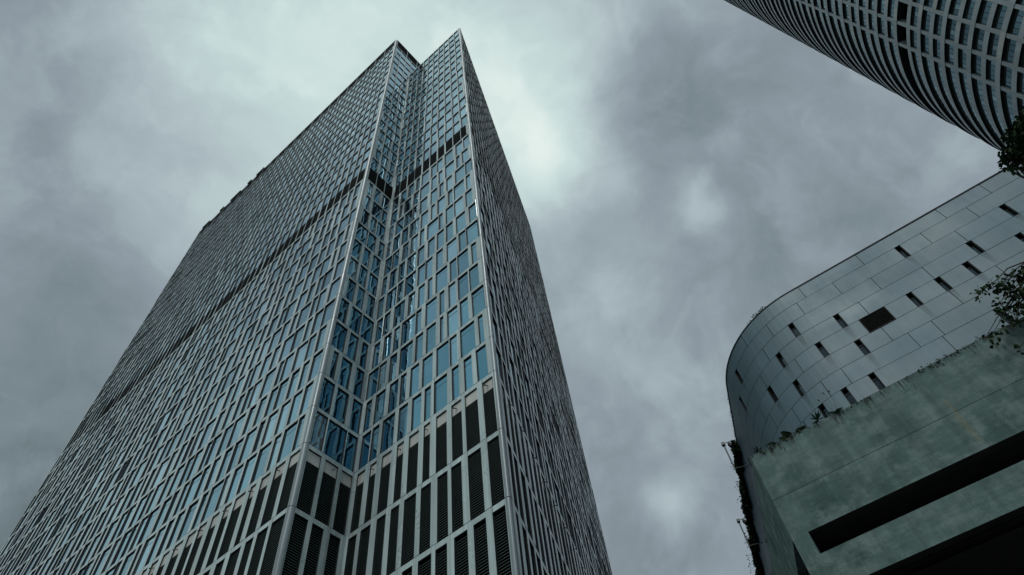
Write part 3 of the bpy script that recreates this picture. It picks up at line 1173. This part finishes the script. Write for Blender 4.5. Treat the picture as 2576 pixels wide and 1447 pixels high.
mb = MB()                                     # ragged moss and seedlings along the coping
s = 0.02
while s < 15:
    dens = .5 + .5 * math.sin(s * 1.7) * math.sin(s * .63 + 1)
    for _ in range(int(.1 + 4 * max(dens, 0) ** 2.4 + rg.random() * .95)):
        pt = np.array(PK(s + rg.uniform(-.05, .05), TOPZ + rg.uniform(-.05, .035) - (rg.random() < .25) * rg.uniform(0, .16) * max(dens, .2), .012 + rg.uniform(0, .03)))
        leaf(mb, pt, np.array([rg.gauss(0, 1), rg.gauss(-.3, .6), rg.gauss(0, .8)]), np.array([rg.gauss(0, .5), -1, .4]), rg.uniform(.03, .085), M_MOSS, rg.random(), PINNA if rg.random() < .5 else LEAF)
    s += .055
tag(mb.build('moss'), 'dark ragged moss and seedlings along the top edge of the concrete parapet', 'moss', kind='stuff')

mb = MB()                                     # weeds on the rounded roof edge
for (s0, s1, n, sz) in ((-.075, -.045, 90, .16), (-.093, -.078, 24, .10), (-ARC / HP - .155, -ARC / HP - .02, 220, .10)):
    for _ in range(n):
        s = rg.uniform(s0, s1) * HP
        pt = np.array(PP(s, zc + .09 + rg.uniform(0, .10), rg.uniform(-.1, .08)))
        leaf(mb, pt, np.array([rg.gauss(0, .5), rg.gauss(0, .5), 1.0]), np.array([rg.gauss(0, 1), rg.gauss(0, 1), .2]), sz * rg.uniform(.6, 1.5), M_MOSS, rg.random(), BLADE)
tag(mb.build('roof_weeds'), 'thin dark weeds sprouting along the rounded roof edge', 'weeds', kind='stuff')

# climbing plant hanging over the flank
vine = thing('climbing_vine', 'thick dark climbing vine draped over the roof edge of the curved building', 'climbing plant')
mb = MB(); st = MB()
VS = -ARC - .152 * HP
for _ in range(26000):
    u = rg.random() ** .8
    ln = 30.0
    s = VS - u * ln
    drop = .35 + 1.7 * u + .35 * math.sin(u * 40) + .2 * math.sin(u * 97)
    if u < .03: drop = .8
    z = zc + .25 - rg.random() ** 1.15 * (drop + .25)
    thick = .42 * (.75 + .35 * math.sin(u * 55) * math.sin(u * 21 + 2))
    d = rg.uniform(.02, max(thick, .12)) * (1.0 if z > zc - drop * .6 else .7)
    pt = np.array(PP(s, z, d))
    leaf(mb, pt, np.array([rg.gauss(0, 1), rg.gauss(0, 1), rg.gauss(-.6, .7)]), np.array([rg.gauss(0, 1), rg.gauss(0, 1), .6]), rg.uniform(.14, .27), M_VINE, rg.random())
for _ in range(46):
    u = rg.random(); s = VS - u * 30
    a = np.array(PP(s, zc - rg.uniform(0, .6), .4)); o = rg.uniform(.12, .55)
    b = np.array(PP(s - rg.uniform(-.4, .4), zc - rg.uniform(-.1, .6), .4 + o)); c = np.array(PP(s - rg.uniform(-.5, .5), zc - rg.uniform(.2, 1.1), .42 + o * rg.uniform(.4, 1.1)))
    st.tube([a, (a + b) / 2 + (0, 0, .06), b, c], [.010, .008, .007, .005], M_BARK, 4)
    for q in (b, c, (b + c) / 2):
        leaf(mb, q, np.array([rg.gauss(0, 1), rg.gauss(0, 1), -.6]), np.array([rg.gauss(0, 1), rg.gauss(0, 1), .6]), .12, M_VINE, rg.random())
st.tube([np.array(PP(VS - k, zc - .1, .12)) for k in range(0, 31, 2)], [.05] * 16, M_BARK, 6)
mb.build('foliage', vine); st.build('stems', vine)

M_POLE = plain_mat('galvanised_pole', (.10, .12, .125), .5, .5)


def light_pole(along, label):
    s = -ARC - along * HP
    t = thing('floodlight_pole', label, 'floodlight', 'floodlight poles beside the vine')
    q = MB(); q.tube([PP(s, zc - 2.6, 1.03), PP(s, zc - .02, 1.03)], [.055, .055], M_POLE, 8); q.build('pole', t)
    q = MB(); q.box(PP, s - .14, s + .14, zc - .22, zc + .02, .91, 1.15, M_POLE); q.build('junction_box', t)
    q = MB(); q.tube([PP(s, zc - .04, .92), PP(s, zc + .02, .2)], [.028, .028], M_POLE, 6); q.build('bracket', t)
    q = MB(); q.tube([PP(s, zc - 2.5, 1.0), PP(s, zc - 2.5, -.02)], [.03, .03], M_POLE, 6); q.build('bracket', t)
    q = MB()
    q.tube([PP(s, zc - .10, .66), PP(s, zc - .24, .62), PP(s, zc - .46, .52)], [.07, .15, .17], M_FRAME, 10)
    q.tube([PP(s, zc + .0, .68), PP(s, zc - .14, .66)], [.02, .02], M_FRAME, 5)
    q.build('lamp_head', t)


light_pole(.1475, 'thin floodlight pole at the near end of the vine, high on the wall')
light_pole(.405, 'thin floodlight pole further along the vine, lower in the picture')
